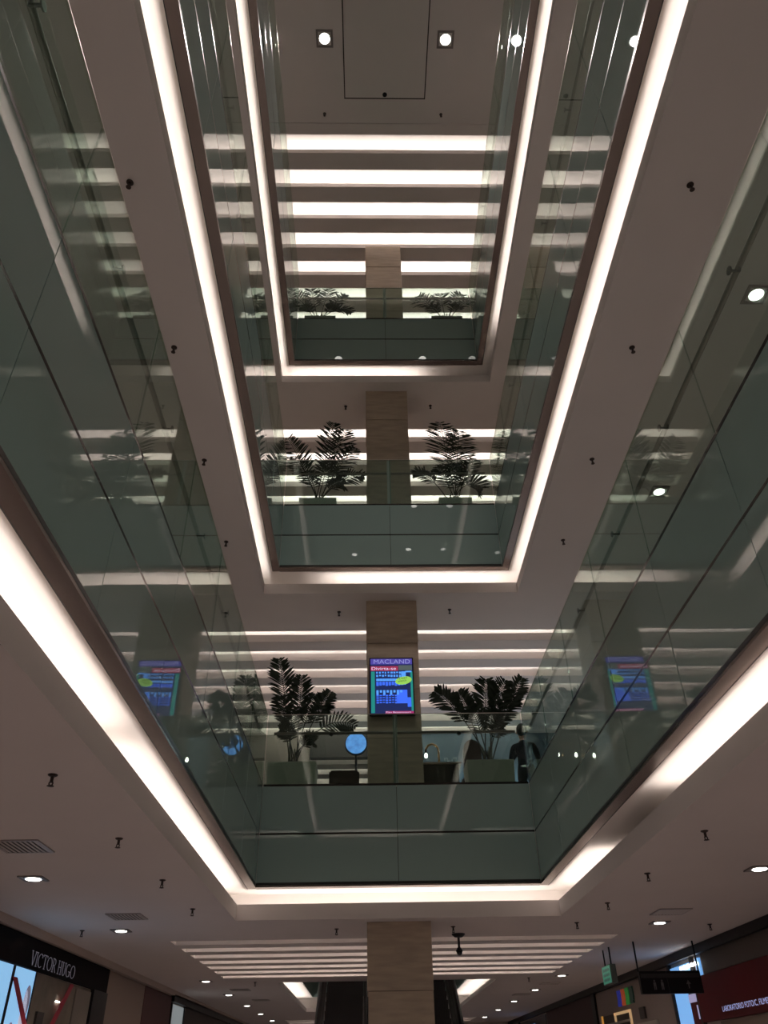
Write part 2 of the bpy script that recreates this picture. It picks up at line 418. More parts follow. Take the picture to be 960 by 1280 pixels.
for k in (1, 2):
    for sd, x in (('left', -3.9), ('right', 3.8)):
        for i, y in enumerate([1.9, 5.4, 8.9]):
            downlight((x, y, CE[k]), '%s recessed downlight from the front behind the glass %s of the %s opening' % (ORD[i], sd, LEV[k]), DOWN_W*.7)
for (x, y), lb in (((-1.23, 7.18), 'left bright spot light on the topmost ceiling beside the access panel'), ((1.21, 7.18), 'right bright spot light on the topmost ceiling beside the access panel'),
                   ((-.94, -3.3), 'left spot light on the topmost ceiling behind the camera'), ((1.23, -3.05), 'right spot light on the topmost ceiling behind the camera'),
                   ((1.28, -.06), 'spot light on the topmost ceiling straight above the camera')):
    downlight((x, y, CE[3]), lb, SPOT_W, cone=1.3).scale = (1.35, 1.35, 1.0)

VT = None
M_VENT = mat('vent_metal', (.55, .50, .47), .5)
def vent(loc, label):
    global VT
    if VT: return dup(VT, loc, label)
    t = thing('air_vent', label, 'air vent', loc, 'square air vents in the lowest ceiling')
    bm = bmesh.new()
    for a in ((-.22, .22, -.23, -.205), (-.22, .22, .205, .23), (-.22, -.195, -.205, .205), (.195, .22, -.205, .205)): add_box(bm, *a, -.012, 0)
    finish('frame', bm, mat('vent_frame', (.40, .35, .33), .4), t)
    box('backing', -.195, .195, -.205, .205, -.003, 0, M_BLACK, t)
    for i in range(9):
        b_ = box('blade', -.015, .018, -.205, .205, -.0015, .0015, M_VENT, t); b_.location = (-.176+.044*i, 0, -.0085); b_.rotation_euler = (0, .15, 0)
    VT = t; return t
for loc, lb in (((-3.53, 7.53), 'square air vent at the left edge, nearest vent on the lowest ceiling'), ((-3.53, 11.3), 'square air vent before the downlight, second on the left of lowest ceiling'),
                ((3.63, 11.55), 'square air vent before the downlight on the right of the lowest ceiling'), ((3.83, 21.3), 'nearer of two far air vents right of the lit slats'),
                ((3.62, 24.25), 'farther of two far air vents right of the lit slats'), ((-3.45, 21.6), 'nearer of two far air vents left of the escalator well'), ((-3.3, 24.6), 'farther of two far air vents left of the escalator well')):
    vent((*loc, CE[0]), lb)

# access panel in the topmost ceiling
t = thing('access_panel', 'large square access panel in the topmost ceiling between two spot lights', 'panel', (.0, 6.9, CE[3]))
box('panel_board', -.84, .84, -1.45, 1.45, -.006, -.001, M_WHITE, t)
bm = bmesh.new()
for a in ((-.86, .86, 1.452, 1.475), (-.86, .86, -1.475, -1.452), (-.865, -.842, -1.475, 1.475), (.842, .865, -1.475, 1.475)): add_box(bm, *a, -.008, -.001)
finish('shadow_gap_strip', bm, mat('gap', (.06, .05, .045), .8), t)
lathe('latch', [(.05, -.006), (.05, -.016), (.02, -.02)], (0, 1.38, 0), M_BLACK, t, 12)
structure(box('trim_5', -5, 5, 8.90, 8.94, CE[3]-.03, CE[3], M_WHITE))

# dome camera hanging before the slats
t = thing('dome_camera', 'black surveillance camera hanging on a short stem right of the column', 'camera', (.94, 13.27, CE[0]))
lathe('mount', [(.1, 0), (.1, -.012), (.06, -.045), (.02, -.05)], (0, 0, 0), M_BLACK, t, 20)
lathe('stem', [(.018, -.045), (.018, -.19)], (0, 0, 0), M_BLACK, t, 10)
lathe('housing', [(.03, -.185), (.035, -.20), (.05, -.215), (.05, -.235)], (0, 0, 0), M_BLACK, t, 16)
lathe('dome', [(.045, -.235), (.04, -.26), (.022, -.28), (.005, -.286)], (0, 0, 0), mat('smoked_dome', (.01, .01, .012), .05), t, 16, True)

# ------------------------------------------------------------------ advertising display on the column
t = thing('advertising_display', 'tall lit advertising screen with blue picture hung on the stone column', 'screen', (-.02, 12.03, 6.80))
box('casing', -.365, .365, -.05, 0, -.50, .50, M_BLACK, t, .006)
def em(name, c, s): return mat(name, tuple(v*.3 for v in c), .3, emit=c, es=s)
SCN = [('backdrop', -.345, .345, -.47, .478, em('scr_navy', (.012, .022, .10), 1), 0),
       ('header', -.345, .345, .378, .478, em('scr_purple', (.09, .07, .42), .8), 1),
       ('banner', -.345, .11, .262, .345, em('scr_red', (.42, .035, .10), .8), 2),
       ('teal_edge', -.335, -.275, -.46, .25, em('scr_teal', (.02, .30, .26), .8), 1),
       ('teal_edge', .31, .345, -.46, .25, em('scr_teal', (.02, .30, .26), .8), 1),
       ('grey_block', .12, .34, .27, .36, em('scr_grey', (.10, .13, .13), .8), 1),
       ('footer', -.11, .345, -.47, -.43, em('scr_pink', (.40, .03, .16), .8), 2)]
for nm, x0, x1, z0, z1, mt, lay in SCN: box(nm, x0, x1, -.052-.001*lay, -.049, z0, z1, mt, t)
mb1, mb2 = em('scr_blue', (.05, .16, .95), 1), em('scr_sky', (.10, .36, 1.0), 1)
bm = bmesh.new(); random.seed(3)
for z in (.225, .17): 
    for i in range(9): add_box(bm, -.25+i*.047, -.25+i*.047+random.uniform(.02, .036), -.0535, -.05, z-random.uniform(.0, .018), z+.022)
for i in range(7): add_box(bm, -.25+i*.052, -.20+i*.052, -.0535, -.05, .085, .125)
for i in range(8): add_box(bm, -.25+i*.055, -.215+i*.055, -.0535, -.05, -.115-.04*(i % 2 == 0), -.075)
add_box(bm, .16, .235, -.0535, -.05, .02, .25); add_box(bm, .23, .33, -.0535, -.05, .235, .26)
finish('building_lights', bm, mb2, t)['kind'] = 'stuff'
bm = bmesh.new()
for j in range(4):
    for i in range(8): add_box(bm, -.25+i*.05, -.212+i*.05, -.053, -.05, -.30+j*.04+.005*(i % 3), -.275+j*.04)
for i in range(9): add_box(bm, -.25+i*.05, -.21+i*.05, -.053, -.05, .0+.006*(i % 3), .07)
add_box(bm, .08, .25, -.053, -.05, -.30, -.07); add_box(bm, .25, .31, -.053, -.05, -.36, -.2)
finish('building_facade', bm, mb1, t)['kind'] = 'stuff'
bm = bmesh.new(); vs = []
for j in range(24):
    a = 2*PI*j/24; vs.append((.135*math.cos(a), .07*math.sin(a) + .02*math.cos(a)))
f0 = [bm.verts.new((.195+x, -.056, .09+z)) for x, z in vs]; f1 = [bm.verts.new((.195+x, -.05, .09+z)) for x, z in vs]
bm.faces.new(f0[::-1])
for j in range(24): bm.faces.new((f0[j], f0[(j+1) % 24], f1[(j+1) % 24], f1[j]))
bmesh.ops.recalc_face_normals(bm, faces=bm.faces[:]); finish('green_oval', bm, em('scr_green', (.30, .62, .10), 1), t)
L_ = t.location
mw = em('scr_white', (.75, .70, .95), 1)
text_mesh('title_lettering', 'MACLAND', .075, em('scr_titl', (.30, .31, .62), 1), t, L_+Vector((-.29, -.0535, .39)), (1, 0, 0), (0, 0, 1), .60)
text_mesh('banner_lettering', 'Divirta-se', .052, mw, t, L_+Vector((-.325, -.0545, .278)), (1, 0, 0), (0, 0, 1), .40)
text_mesh('footer_lettering', 'Piso Bessancourt', .026, mw, t, L_+Vector((-.10, -.0545, -.462)), (1, 0, 0), (0, 0, 1), .40)
for i, s in enumerate(('A FEIRA', 'AMIGOS')):
    text_mesh('oval_lettering', s, .028, em('scr_ink', (.01, .05, .02), .3), t, L_+Vector((.12-.015*i, -.0575, .10-.045*i)), (.985, 0, .17), (-.17, 0, .985), .14)

# ------------------------------------------------------------------ palms
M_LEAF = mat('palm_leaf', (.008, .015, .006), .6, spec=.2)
M_STEM = mat('palm_stem', (.05, .06, .025), .6)
M_POT = mat('planter_grey', (.58, .56, .50), .6)
M_SOIL = mat('soil', (.02, .015, .01), .95)
def bez(a, c, b, s): return a*(1-s)**2 + c*2*s*(1-s) + b*s*s
def frond(parent, base, tip, lift, L, n=24, start=.3, spread=.9, twist=0):
    bm = bmesh.new(); base, tip = Vector(base), Vector(tip)
    ctrl = base*.45 + tip*.55 + Vector((0, 0, lift))
    pts = [bez(base, ctrl, tip, i/10) for i in range(11)]
    add_tube(bm, pts, [.009*(1-.8*i/10)+.002 for i in range(11)], 5)
    nrm = Vector((twist, -1, .15)).normalized()
    for i in range(n):
        s = start + (1-start)*i/(n-1)
        p = bez(base, ctrl, tip, s); d = (bez(base, ctrl, tip, min(1, s+.03)) - bez(base, ctrl, tip, s-.03)).normalized()
        side = d.cross(nrm).normalized()
        ln = L*(.45+.75*math.sin(PI*min(1, (s-start)/(1-start)*.85+.15)))*random.uniform(.88, 1.1)
        if i == n-1: ln *= .6
        for sg in (-1, 1):
            v = (d*(.75-.25*spread) + side*sg*spread + Vector((0, random.uniform(-.25, .25), -.12))).normalized()
            wv = v.cross(nrm).normalized()*random.uniform(.014, .020)
            q = [p - wv*.3, p + v*ln*.4 - wv, p + v*ln*.8 - wv*.8 + Vector((0, 0, -.03*ln)), p + v*ln + Vector((0, 0, -.08*ln)), p + v*ln*.8 + wv*.8 + Vector((0, 0, -.03*ln)), p + v*ln*.4 + wv, p + wv*.3]
            vv = [bm.verts.new(x) for x in q]
            bm.faces.new((vv[0], vv[1], vv[5], vv[6])); bm.faces.new((vv[1], vv[2], vv[4], vv[5])); bm.faces.new((vv[2], vv[3], vv[4]))
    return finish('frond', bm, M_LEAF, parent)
def palm(label, cx, fl, w_, fronds, stems=5, h=.27, cy_=11.88):
    t = thing('potted_palm', label, 'plant', (cx, cy_, fl), 'potted palms along the gallery glass')
    bm = bmesh.new(); add_box(bm, -w_/2, w_/2, -.24, .24, 0, h)
    for v in bm.verts:
        if v.co.z < .1: v.co.x *= .94; v.co.y *= .94
    bmesh.ops.bevel(bm, geom=bm.edges[:], offset=.008, segments=1, affect='EDGES'); finish('planter', bm, M_POT, t)
    box('soil', -w_/2+.03, w_/2-.03, -.21, .21, h, h+.01, M_SOIL, t)
    for i in range(stems):
        a = 2*PI*i/stems
        tube('stem', [(.05*math.cos(a), .05*math.sin(a), h), (.08*math.cos(a), .08*math.sin(a), h+.25)], [.014, .009], M_STEM, t, 6)
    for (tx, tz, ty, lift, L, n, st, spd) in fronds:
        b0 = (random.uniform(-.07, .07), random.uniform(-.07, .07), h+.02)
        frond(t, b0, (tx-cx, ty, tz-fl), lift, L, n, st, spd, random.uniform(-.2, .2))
#          tip x, tip z, dy, lift, leaflet, n, start, spread
random.seed(11)
palm('tall sparse potted palm left of the lit screen behind the lowest glass', -1.55, FL[1], .74, h=.39, fronds=
     [(-1.87, 7.25, .05, .15, .26, 26, .42, .55), (-1.48, 6.91, -.05, .1, .24, 22, .45, .6), (-1.01, 6.66, 0, .22, .20, 24, .45, .75), (-1.26, 6.65, .1, .15, .2, 18, .5, .7),
      (-1.82, 6.62, .1, .18, .2, 18, .5, .7), (-0.62, 6.13, .1, .55, .22, 14, .45, .9), (-1.77, 6.06, 0, .3, .16, 14, .4, .9), (-1.23, 5.86, -.05, .3, .15, 12, .4, .9), (-1.60, 6.40, 0, .1, .2, 16, .35, .8)])
palm('wide spreading potted palm right of the lit screen behind the lowest glass', 1.42, FL[1], .72, h=.39, fronds=
     [(0.68, 6.67, .05, .30, .24, 26, .42, .6), (1.05, 6.64, 0, .2, .22, 20, .5, .6), (2.11, 6.89, .05, .2, .22, 24, .5, .55), (1.81, 6.80, -.05, .2, .26, 24, .45, .6),
      (1.51, 6.84, 0, .15, .26, 24, .45, .6), (1.95, 6.58, .1, .28, .24, 22, .45, .7), (1.22, 6.40, 0, .2, .2, 16, .4, .8), (1.71, 6.06, 0, .35, .18, 14, .4, .9), (1.58, 6.35, .05, .2, .2, 16, .4, .8)])
palm('full potted palm left of the column behind the middle glass', -1.33, FL[2], .70,
     [(-1.99, 12.06, 0, .12, .30, 30, .28, .75), (-1.09, 12.50, .05, .12, .30, 26, .35, .6), (-0.85, 12.28, 0, .15, .34, 28, .35, .7), (-0.65, 11.79, 0, .25, .26, 22, .35, .8),
      (-0.48, 11.13, .05, .45, .24, 22, .3, .7), (-0.87, 10.91, 0, .35, .26, 18, .4, .8), (-1.82, 11.55, 0, .2, .22, 16, .35, .8), (-1.14, 11.50, .05, .2, .25, 18, .3, .9), (-1.58, 11.21, 0, .2, .2, 14, .35, .9)])
palm('full potted palm right of the column behind the middle glass', 1.24, FL[2], .62,
     [(1.09, 12.48, .02, .08, .40, 30, .35, .95), (1.46, 12.19, -.05, .12, .36, 28, .35, .9), (0.50, 11.17, 0, .42, .2, 20, .4, .7), (1.81, 10.79, 0, .5, .30, 20, .5, .9),
      (1.58, 11.26, .05, .25, .24, 18, .35, .8), (0.97, 11.30, 0, .2, .22, 16, .35, .8), (1.27, 11.40, 0, .1, .24, 16, .3, .9), (1.71, 11.55, .05, .25, .24, 16, .4, .8)])
palm('low potted palm left of the column behind the upper glass', -1.45, FL[3], .70,
     [(-2.16, 16.65, .05, .2, .26, 24, .35, .8), (-1.72, 16.70, 0, .15, .26, 22, .4, .7), (-1.28, 16.72, 0, .15, .26, 22, .4, .7), (-0.91, 16.58, .05, .25, .24, 22, .4, .8), (-1.09, 16.11, 0, .35, .2, 16, .4, .8), (-1.87, 16.11, 0, .3, .2, 16, .4, .8), (-0.74, 15.91, 0, .5, .2, 18, .4, .8)])
palm('low potted palm right of the column behind the upper glass', 1.40, FL[3], .70,
     [(0.80, 16.52, .05, .2, .30, 18, .45, .8), (1.33, 16.55, 0, .1, .26, 16, .5, .7), (1.81, 16.55, 0, .3, .24, 20, .45, .8), (2.10, 16.45, .05, .3, .22, 20, .4, .8), (1.07, 16.11, 0, .2, .2, 14, .4, .8), (1.71, 16.11, 0, .3, .2, 14, .4, .8)])

# ------------------------------------------------------------------ first gallery: lounge behind the glass
M_GREYW = mat('lounge_grey', (.34, .31, .28), .8)
M_BLUEW = mat('lounge_blue', (.14, .205, .26), .7)
structure(box('trim_6', -1.80, .42, 18.6, 18.8, FL[1]+2.78, CE[1], mat('bulkhead', (.10, .10, .10), .7)))
structure(box('wall_back', WL, -1.81, 18.6, 18.75, FL[1], CE[1], M_GREYW))
structure(box('wall_back', .43, WR, 18.62, 18.78, FL[1], CE[1], M_BLUEW))
area_light('lounge_lamp', (2.6, 17.0, FL[1]+2.7), .6, .6, 60, (.75, .88, 1), up=False)
# round blade sign
def moon_mat():
    mm = mat('moon_face', (.1, .2, .4), .4, emit=(.13, .36, .95), es=1.1); nt = mm.node_tree; b = nt.nodes['Principled BSDF']
    tc = nt.nodes.new('ShaderNodeTexCoord'); n = nt.nodes.new('ShaderNodeTexNoise'); n.inputs['Scale'].default_value = 9; n.inputs['Detail'].default_value = 4
    r = nt.nodes.new('ShaderNodeValToRGB'); r.color_ramp.elements[0].position = .35; r.color_ramp.elements[1].position = .6
    r.color_ramp.elements[0].color = (.06, .19, .62, 1); r.color_ramp.elements[1].color = (.16, .42, 1, 1)
    nt.links.new(tc.outputs['Object'], n.inputs[0]); nt.links.new(n.outputs[0], r.inputs[0]); nt.links.new(r.outputs[0], b.inputs['Emission Color'])
    return mm
t = thing('round_lit_sign', 'round glowing blue sign on a dark pole left of the column', 'sign', (-.66, 16, FL[1]))
def disc(name, c, r, th, mt, parent, seg=32):
    bm = bmesh.new(); f = [[bm.verts.new((c[0]+r*math.cos(2*PI*j/seg), c[1]+y, c[2]+r*math.sin(2*PI*j/seg))) for j in range(seg)] for y in (-th/2, th/2)]
    bm.faces.new(f[0]); bm.faces.new(f[1][::-1])
    for j in range(seg): bm.faces.new((f[0][j], f[1][j], f[1][(j+1) % seg], f[0][(j+1) % seg]))
    bmesh.ops.recalc_face_normals(bm, faces=bm.faces[:]); return finish(name, bm, mt, parent)
disc('lit_face', (0, -.05, 2.18), .215, .03, moon_mat(), t); disc('rim', (0, 0, 2.18), .235, .07, M_BLACK, t)
tube('pole', [(0, .02, 0), (0, .02, 1.97)], .025, M_BLACK, t); lathe('foot', [(.2, 0), (.2, .02), (.03, .04)], (0, 0.02, 0), M_BLACK, t)
# armchair
M_BROWN = mat('dark_brown_leather', (.022, .012, .010), .5)
def armchair(label, x, y, w_, top, round_=False, mt=M_BROWN):
    t = thing('armchair', label, 'chair', (x, y, FL[1]))
    box('seat', -w_/2+.06, w_/2-.06, -.0, .6, .2, .45, mt, t, .04)
    if round_:
        bm = bmesh.new(); add_box(bm, -w_/2, w_/2, -.14, 0, .3, top-.18)
        prof = [(w_/2*math.cos(PI*j/12), (top-.18)+.18*math.sin(PI*j/12)) for j in range(13)]
        f = [[bm.verts.new((px, yy, pz)) for px, pz in prof] for yy in (-.14, 0)]
        bm.faces.new(f[0]); bm.faces.new(f[1][::-1])
        for j in range(12): bm.faces.new((f[0][j], f[1][j], f[1][j+1], f[0][j+1]))
        bmesh.ops.recalc_face_normals(bm, faces=bm.faces[:]); finish('backrest', bm, mt, t)
    else: box('backrest', -w_/2, w_/2, -.14, 0, .25, top, mt, t, .03)
    for s in (-1, 1): box('armrest', s*w_/2-.04, s*w_/2+.04, 0.01, .6, .3, .62, mt, t, .02)
    for sx in (-1, 1):
        for yy in (.0, .5): box('leg', sx*(w_/2-.09)-.02, sx*(w_/2-.09)+.02, yy, yy+.04, 0, .2, M_BLACK, t)
armchair('square backed dark brown armchair under the round blue sign', -.84, 14.2, .54, 1.03)
armchair('round backed brown armchair behind the right planter near the bar', 1.36, 13.25, .30, 1.22, True, mat('brown_leather', (.04, .022, .016), .5))
# bar counter with brass lamps and glasses
t = thing('bar_counter', 'dark bar counter with pale edged top right of the column', 'counter', (.75, 14.6, FL[1]))
box('front_panel', -.85, .50, -.25, .25, 0, 1.20, mat('bar_front', (.03, .026, .022), .4), t); box('top', -.90, .55, -.30, .30, 1.2, 1.23, mat('bar_top', (.30, .24, .18), .4), t)
M_BRASS = mat('brass', (.55, .36, .20), .22, metal=1)
M_BULB = mat('bulb', (1, 1, 1), .3, emit=(1, .93, .80), es=14)
LP = None
for x, lb in ((.68, 'rightmost arched brass bar lamp with bare bulb beside the column'), (.33, 'middle arched brass bar lamp hidden behind the column'), (-.03, 'leftmost arched brass bar lamp hidden behind the column')):
    if LP: dup(LP, (x, 14.6 + .12*(.68-x), FL[1]+1.23), lb); continue
    t = thing('bar_lamp', lb, 'lamp', (x, 14.6, FL[1]+1.23), 'brass lamps on the bar'); LP = t
    pts = [(.24, 0, 0), (.24, 0, .30)] + [(.12+.12*math.cos(a), 0, .30+.14*math.sin(a)) for a in (PI*.15, PI*.3, PI*.5, PI*.7, PI*.85)] + [(0, 0, .33)]
    tube('arched_pipe', pts, .02, M_BRASS, t, 10); lathe('foot', [(.06, 0), (.06, .015), (.025, .03)], (.24, 0, 0), M_BRASS, t)
    lathe('socket', [(.02, .33), (.022, .28), (.018, .265)], (0, 0, 0), M_BLACK, t, 12)
    lathe('bulb', [(.013, .268), (.027, .235), (.03, .21), (.02, .185), (.004, .178)], (0, 0, 0), M_BULB, t, 12, True)
M_GLASSY = glass_mat('drinking_glass', (.85, .9, .92), False)
GL = None
for i, (x, y) in enumerate(((1.04, 14.45), (1.13, 14.55), (1.20, 14.42), (1.25, 14.62))):
    lb = '%s clear drinking glass from the left on the bar counter end' % ORD[i]
    if GL: dup(GL, (x, y, FL[1]+1.23), lb); continue
    GL = tag(lathe('drinking_glass', [(.028, 0), (.035, .12), (.032, .12), (.025, .008)], (0, 0, 0), M_GLASSY, None, 12, True), lb, 'glass', 'glasses on the bar'); GL.location = (x, y, FL[1]+1.23)

# person in dark clothes behind the right end of the lowest glass
def person():
    t = thing('person', 'person in dark navy clothes with bent arm raised behind right planter', 'person', (2.42, 14.0, FL[1]))
    J = {'pel': (0, 0, .95, .15), 'wai': (0, 0, 1.1, .135), 'che': (0, 0, 1.32, .155), 'nk0': (0, 0, 1.47, .075), 'nk1': (0, -.01, 1.53, .055), 'hd0': (0, -.03, 1.60, .085), 'hd1': (0, -.01, 1.70, .095), 'hd2': (0, 0, 1.78, .06)}
    E = [('pel', 'wai'), ('wai', 'che'), ('che', 'nk0'), ('nk0', 'nk1'), ('nk1', 'hd0'), ('hd0', 'hd1'), ('hd1', 'hd2')]
    for s, n in ((-1, 'l'), (1, 'r')):
        J['hip'+n] = (s*.09, 0, .90, .10); J['kne'+n] = (s*.10, -.03, .50, .065); J['ank'+n] = (s*.10, .02, .09, .045); J['toe'+n] = (s*.11, -.15, .04, .04)
        E += [('pel', 'hip'+n), ('hip'+n, 'kne'+n), ('kne'+n, 'ank'+n), ('ank'+n, 'toe'+n)]
        J['sho'+n] = (s*.18, 0, 1.42, .065); E.append(('che', 'sho'+n))
    J['elbl'] = (-.25, .02, 1.13, .048); J['wril'] = (-.24, -.10, .90, .034); J['hanl'] = (-.24, -.13, .83, .032)
    J['elbr'] = (.27, -.10, 1.20, .052); J['wrir'] = (.13, -.20, 1.40, .036); J['hanr'] = (.09, -.17, 1.49, .032)
    for n in 'lr': E += [('sho'+n, 'elb'+n), ('elb'+n, 'wri'+n), ('wri'+n, 'han'+n)]
    for n, s in (('l', 1), ('r', -1)):
        h = Vector(J['han'+n][:3]); d = (h - Vector(J['wri'+n][:3])).normalized()
        for i in range(4):
            off = Vector((.0, 1, 0)).cross(d)*(i-1.5)*.017; a = h + off + d*.02; b = a + d*(.04-.004*abs(i-1.5)) + Vector((0, .008, 0)); c = b + d*.028 + Vector((0, .018, 0))
            J['f%s%da' % (n, i)] = (*a, .009); J['f%s%db' % (n, i)] = (*b, .008); J['f%s%dc' % (n, i)] = (*c, .007)
            E += [('han'+n, 'f%s%da' % (n, i)), ('f%s%da' % (n, i), 'f%s%db' % (n, i)), ('f%s%db' % (n, i), 'f%s%dc' % (n, i))]
        th = h - d*.01 + Vector((.035*s, .02, 0)); J['t'+n] = (*th, .010); th2 = th + d*.035; J['u'+n] = (*th2, .008); E += [('han'+n, 't'+n), ('t'+n, 'u'+n)]
    names = list(J); me = bpy.data.meshes.new('body'); me.from_pydata([J[n][:3] for n in names], [(names.index(a), names.index(b)) for a, b in E], [])
    o = bpy.data.objects.new('body', me); C.objects.link(o)
    md = o.modifiers.new('skin', 'SKIN'); o.modifiers.new('sub', 'SUBSURF').levels = 2
    for i, n in enumerate(names):
        sv = me.skin_vertices[0].data[i]; r = J[n][3]; sv.radius = (r, r*.8 if n in ('pel', 'wai', 'che') else r); sv.use_root = (n == 'pel')
    dg = bpy.context.evaluated_depsgraph_get(); m2 = bpy.data.meshes.new_from_object(o.evaluated_get(dg)); bpy.data.objects.remove(o)
    mats = [mat('navy_jacket', (.010, .013, .026), .8), mat('dark_trousers', (.008, .009, .014), .85), mat('skin', (.36, .20, .14), .55), M_BLACK]
    m2.materials.clear()
    for x in mats: m2.materials.append(x)
    hl = Vector(J['hanl'][:3]); hrr = Vector(J['hanr'][:3])
    for p_ in m2.polygons:
        p_.use_smooth = True; c = p_.center
        if (c-hrr).length < .12 and c.z > 1.42 and c.x > .03 or (c-hl).length < .11 and c.z < .89 and c.x < -.15: p_.material_index = 2
        elif c.z > 1.50: p_.material_index = 2
        elif c.z < .09: p_.material_index = 3
        elif c.z < .93 and abs(c.x) < .21: p_.material_index = 1
        else: p_.material_index = 0
    b = bpy.data.objects.new('body', m2); C.objects.link(b); b.parent = t
    bm = bmesh.new(); bmesh.ops.create_uvsphere(bm, u_segments=16, v_segments=10, radius=1)
    for v in list(bm.verts):
        v.co = Vector((v.co.x*.098, v.co.y*.108+.012, v.co.z*.125+1.70))
    bmesh.ops.delete(bm, geom=[v for v in bm.verts if v.co.y < -.05 and v.co.z < 1.76], context='VERTS')
    finish('hair', bm, mat('dark_hair', (.012, .009, .008), .6), t, True)
    bm = bmesh.new()
    for s in (-1, 1): bmesh.ops.create_uvsphere(bm, u_segments=8, v_segments=6, radius=.011, matrix=Matrix.Translation((s*.032, -.098, 1.68)))
    finish('eye', bm, mat('eye', (.03, .02, .02), .2), t)
    bm = bmesh.new(); bmesh.ops.create_cone(bm, segments=6, radius1=.016, radius2=.004, depth=.05, cap_ends=True, matrix=Matrix.Translation((0, -.112, 1.655)) @ Matrix.Rotation(.25, 4, 'X')); finish('nose', bm, mats[2], t)
    box('mouth', -.025, .025, -.118, -.10, 1.607, 1.615, mat('lips', (.25, .09, .08), .5), t)
    bm = bmesh.new()
    for s in (-1, 1): bmesh.ops.create_uvsphere(bm, u_segments=8, v_segments=6, radius=.022, matrix=Matrix.Translation((s*.095, 0, 1.665)))
    finish('ear', bm, mats[2], t)
    t.rotation_euler = (0, 0, PI - .35)
person()

# ------------------------------------------------------------------ escalator well and escalators
eg = CE[0] + .378
bm = bmesh.new()
for x0, x1, y0, y1 in ((ESC[0]-.02, ESC[0], ESC[2], ESC[3]), (ESC[1], ESC[1]+.02, ESC[2], ESC[3]), (ESC[0], ESC[1], ESC[3], ESC[3]+.02)): add_box(bm, x0, x1, y0, y1, eg, FL[1])
structure(finish('trim_7', bm, M_FASCIA))
bm = bmesh.new()
for x0, x1, y0, y1 in ((ESC[0]-.24, ESC[0]-.22, ESC[2], ESC[3]+.24), (ESC[1]+.22, ESC[1]+.24, ESC[2], ESC[3]+.24), (ESC[0]-.22, ESC[1]+.22, ESC[3]+.22, ESC[3]+.24)): add_box(bm, x0, x1, y0, y1, CE[0]+.02, CE[0]+.10)
structure(finish('trim_8', bm, M_WHITE))
bm = bmesh.new()
for x0, x1, y0, y1 in ((ESC[0]-.62, ESC[0]-.6, ESC[2], ESC[3]+.62), (ESC[1]+.6, ESC[1]+.62, ESC[2], ESC[3]+.62), (ESC[0]-.6, ESC[1]+.6, ESC[3]+.6, ESC[3]+.62), (ESC[0]-.6, ESC[1]+.6, ESC[2]-.04, ESC[2]-.02)): add_box(bm, x0, x1, y0, y1, CE[0]+.02, eg)
structure(finish('trim_9', bm, M_COVE))
for x in (ESC[0]-.32, ESC[1]+.32): area_light('cove_lamp', (x, (ESC[2]+ESC[3])/2, CE[0]+.05), .04, ESC[3]-ESC[2]-.1, COVE_W*9)
M_TREAD = mat('escalator_step', (.06, .056, .058), .45, metal=.4)
M_TRUSS = mat('escalator_side', (.020, .019, .019), .35, metal=.3)
def escalator(xc, label):
    t = thing('escalator', label, 'escalator', (xc, 17.5, 0), 'escalators behind the column')
    ya, yb, n = .4, 8.3, 24; dy = (yb-ya)/n; dz = 5.06/n; sl = Vector((0, yb-ya, 5.06)).normalized(); up = Vector((0, -sl.z, sl.y))
    first = None
    for i in range(n):
        if first is None:
            bm = bmesh.new(); add_box(bm, -.46, .46, 0, dy+.02, dz-.02, dz)
            for j in range(16): add_box(bm, -.45+j*.057, -.42+j*.057, 0, .015, 0, dz-.02)
            add_box(bm, -.46, .46, .015, .03, 0, dz-.02)
            first = finish('step', bm, M_TREAD, t); o = first
        else: o = first.copy(); C.objects.link(o); o.parent = t
        o.location = (0, ya+i*dy, i*dz)
    for s in (-1, 1):
        def beam(nm, x0, x1, h0, h1, mt):
            bm = bmesh.new(); vs = []
            for y, z in ((ya-.2, -.10), (yb, 5.0)):
                for h in (h0, h1):
                    for x in (x0, x1): vs.append(bm.verts.new((x, y - (0), z + h)))
            for f in ((0, 1, 3, 2), (4, 6, 7, 5), (0, 4, 5, 1), (2, 3, 7, 6), (0, 2, 6, 4), (1, 5, 7, 3)): bm.faces.new([vs[q] for q in f])
            bmesh.ops.recalc_face_normals(bm, faces=bm.faces[:]); finish(nm, bm, mt, t)
        a, b = sorted((s*.47, s*.62)); beam('side_deck', a, b, .10, .34, M_TRUSS)
        a, b = sorted((s*.535, s*.555)); beam('balustrade_panel', a, b, .34, 1.05, mat('escalator_glass', (.012, .014, .013), .1))
        tube('handrail', [(s*.545, ya-.2, 1.0), (s*.545, yb, 6.1)], .035, M_BLACK, t, 8)
escalator(-1.02, 'left dark escalator rising away behind the stone column'); escalator(1.06, 'right dark escalator rising away behind the stone column')
structure(box('floor', ESC[0], ESC[1], 25.9, ESC[3], FL[1]-.3, FL[1]-.02, M_DARK))

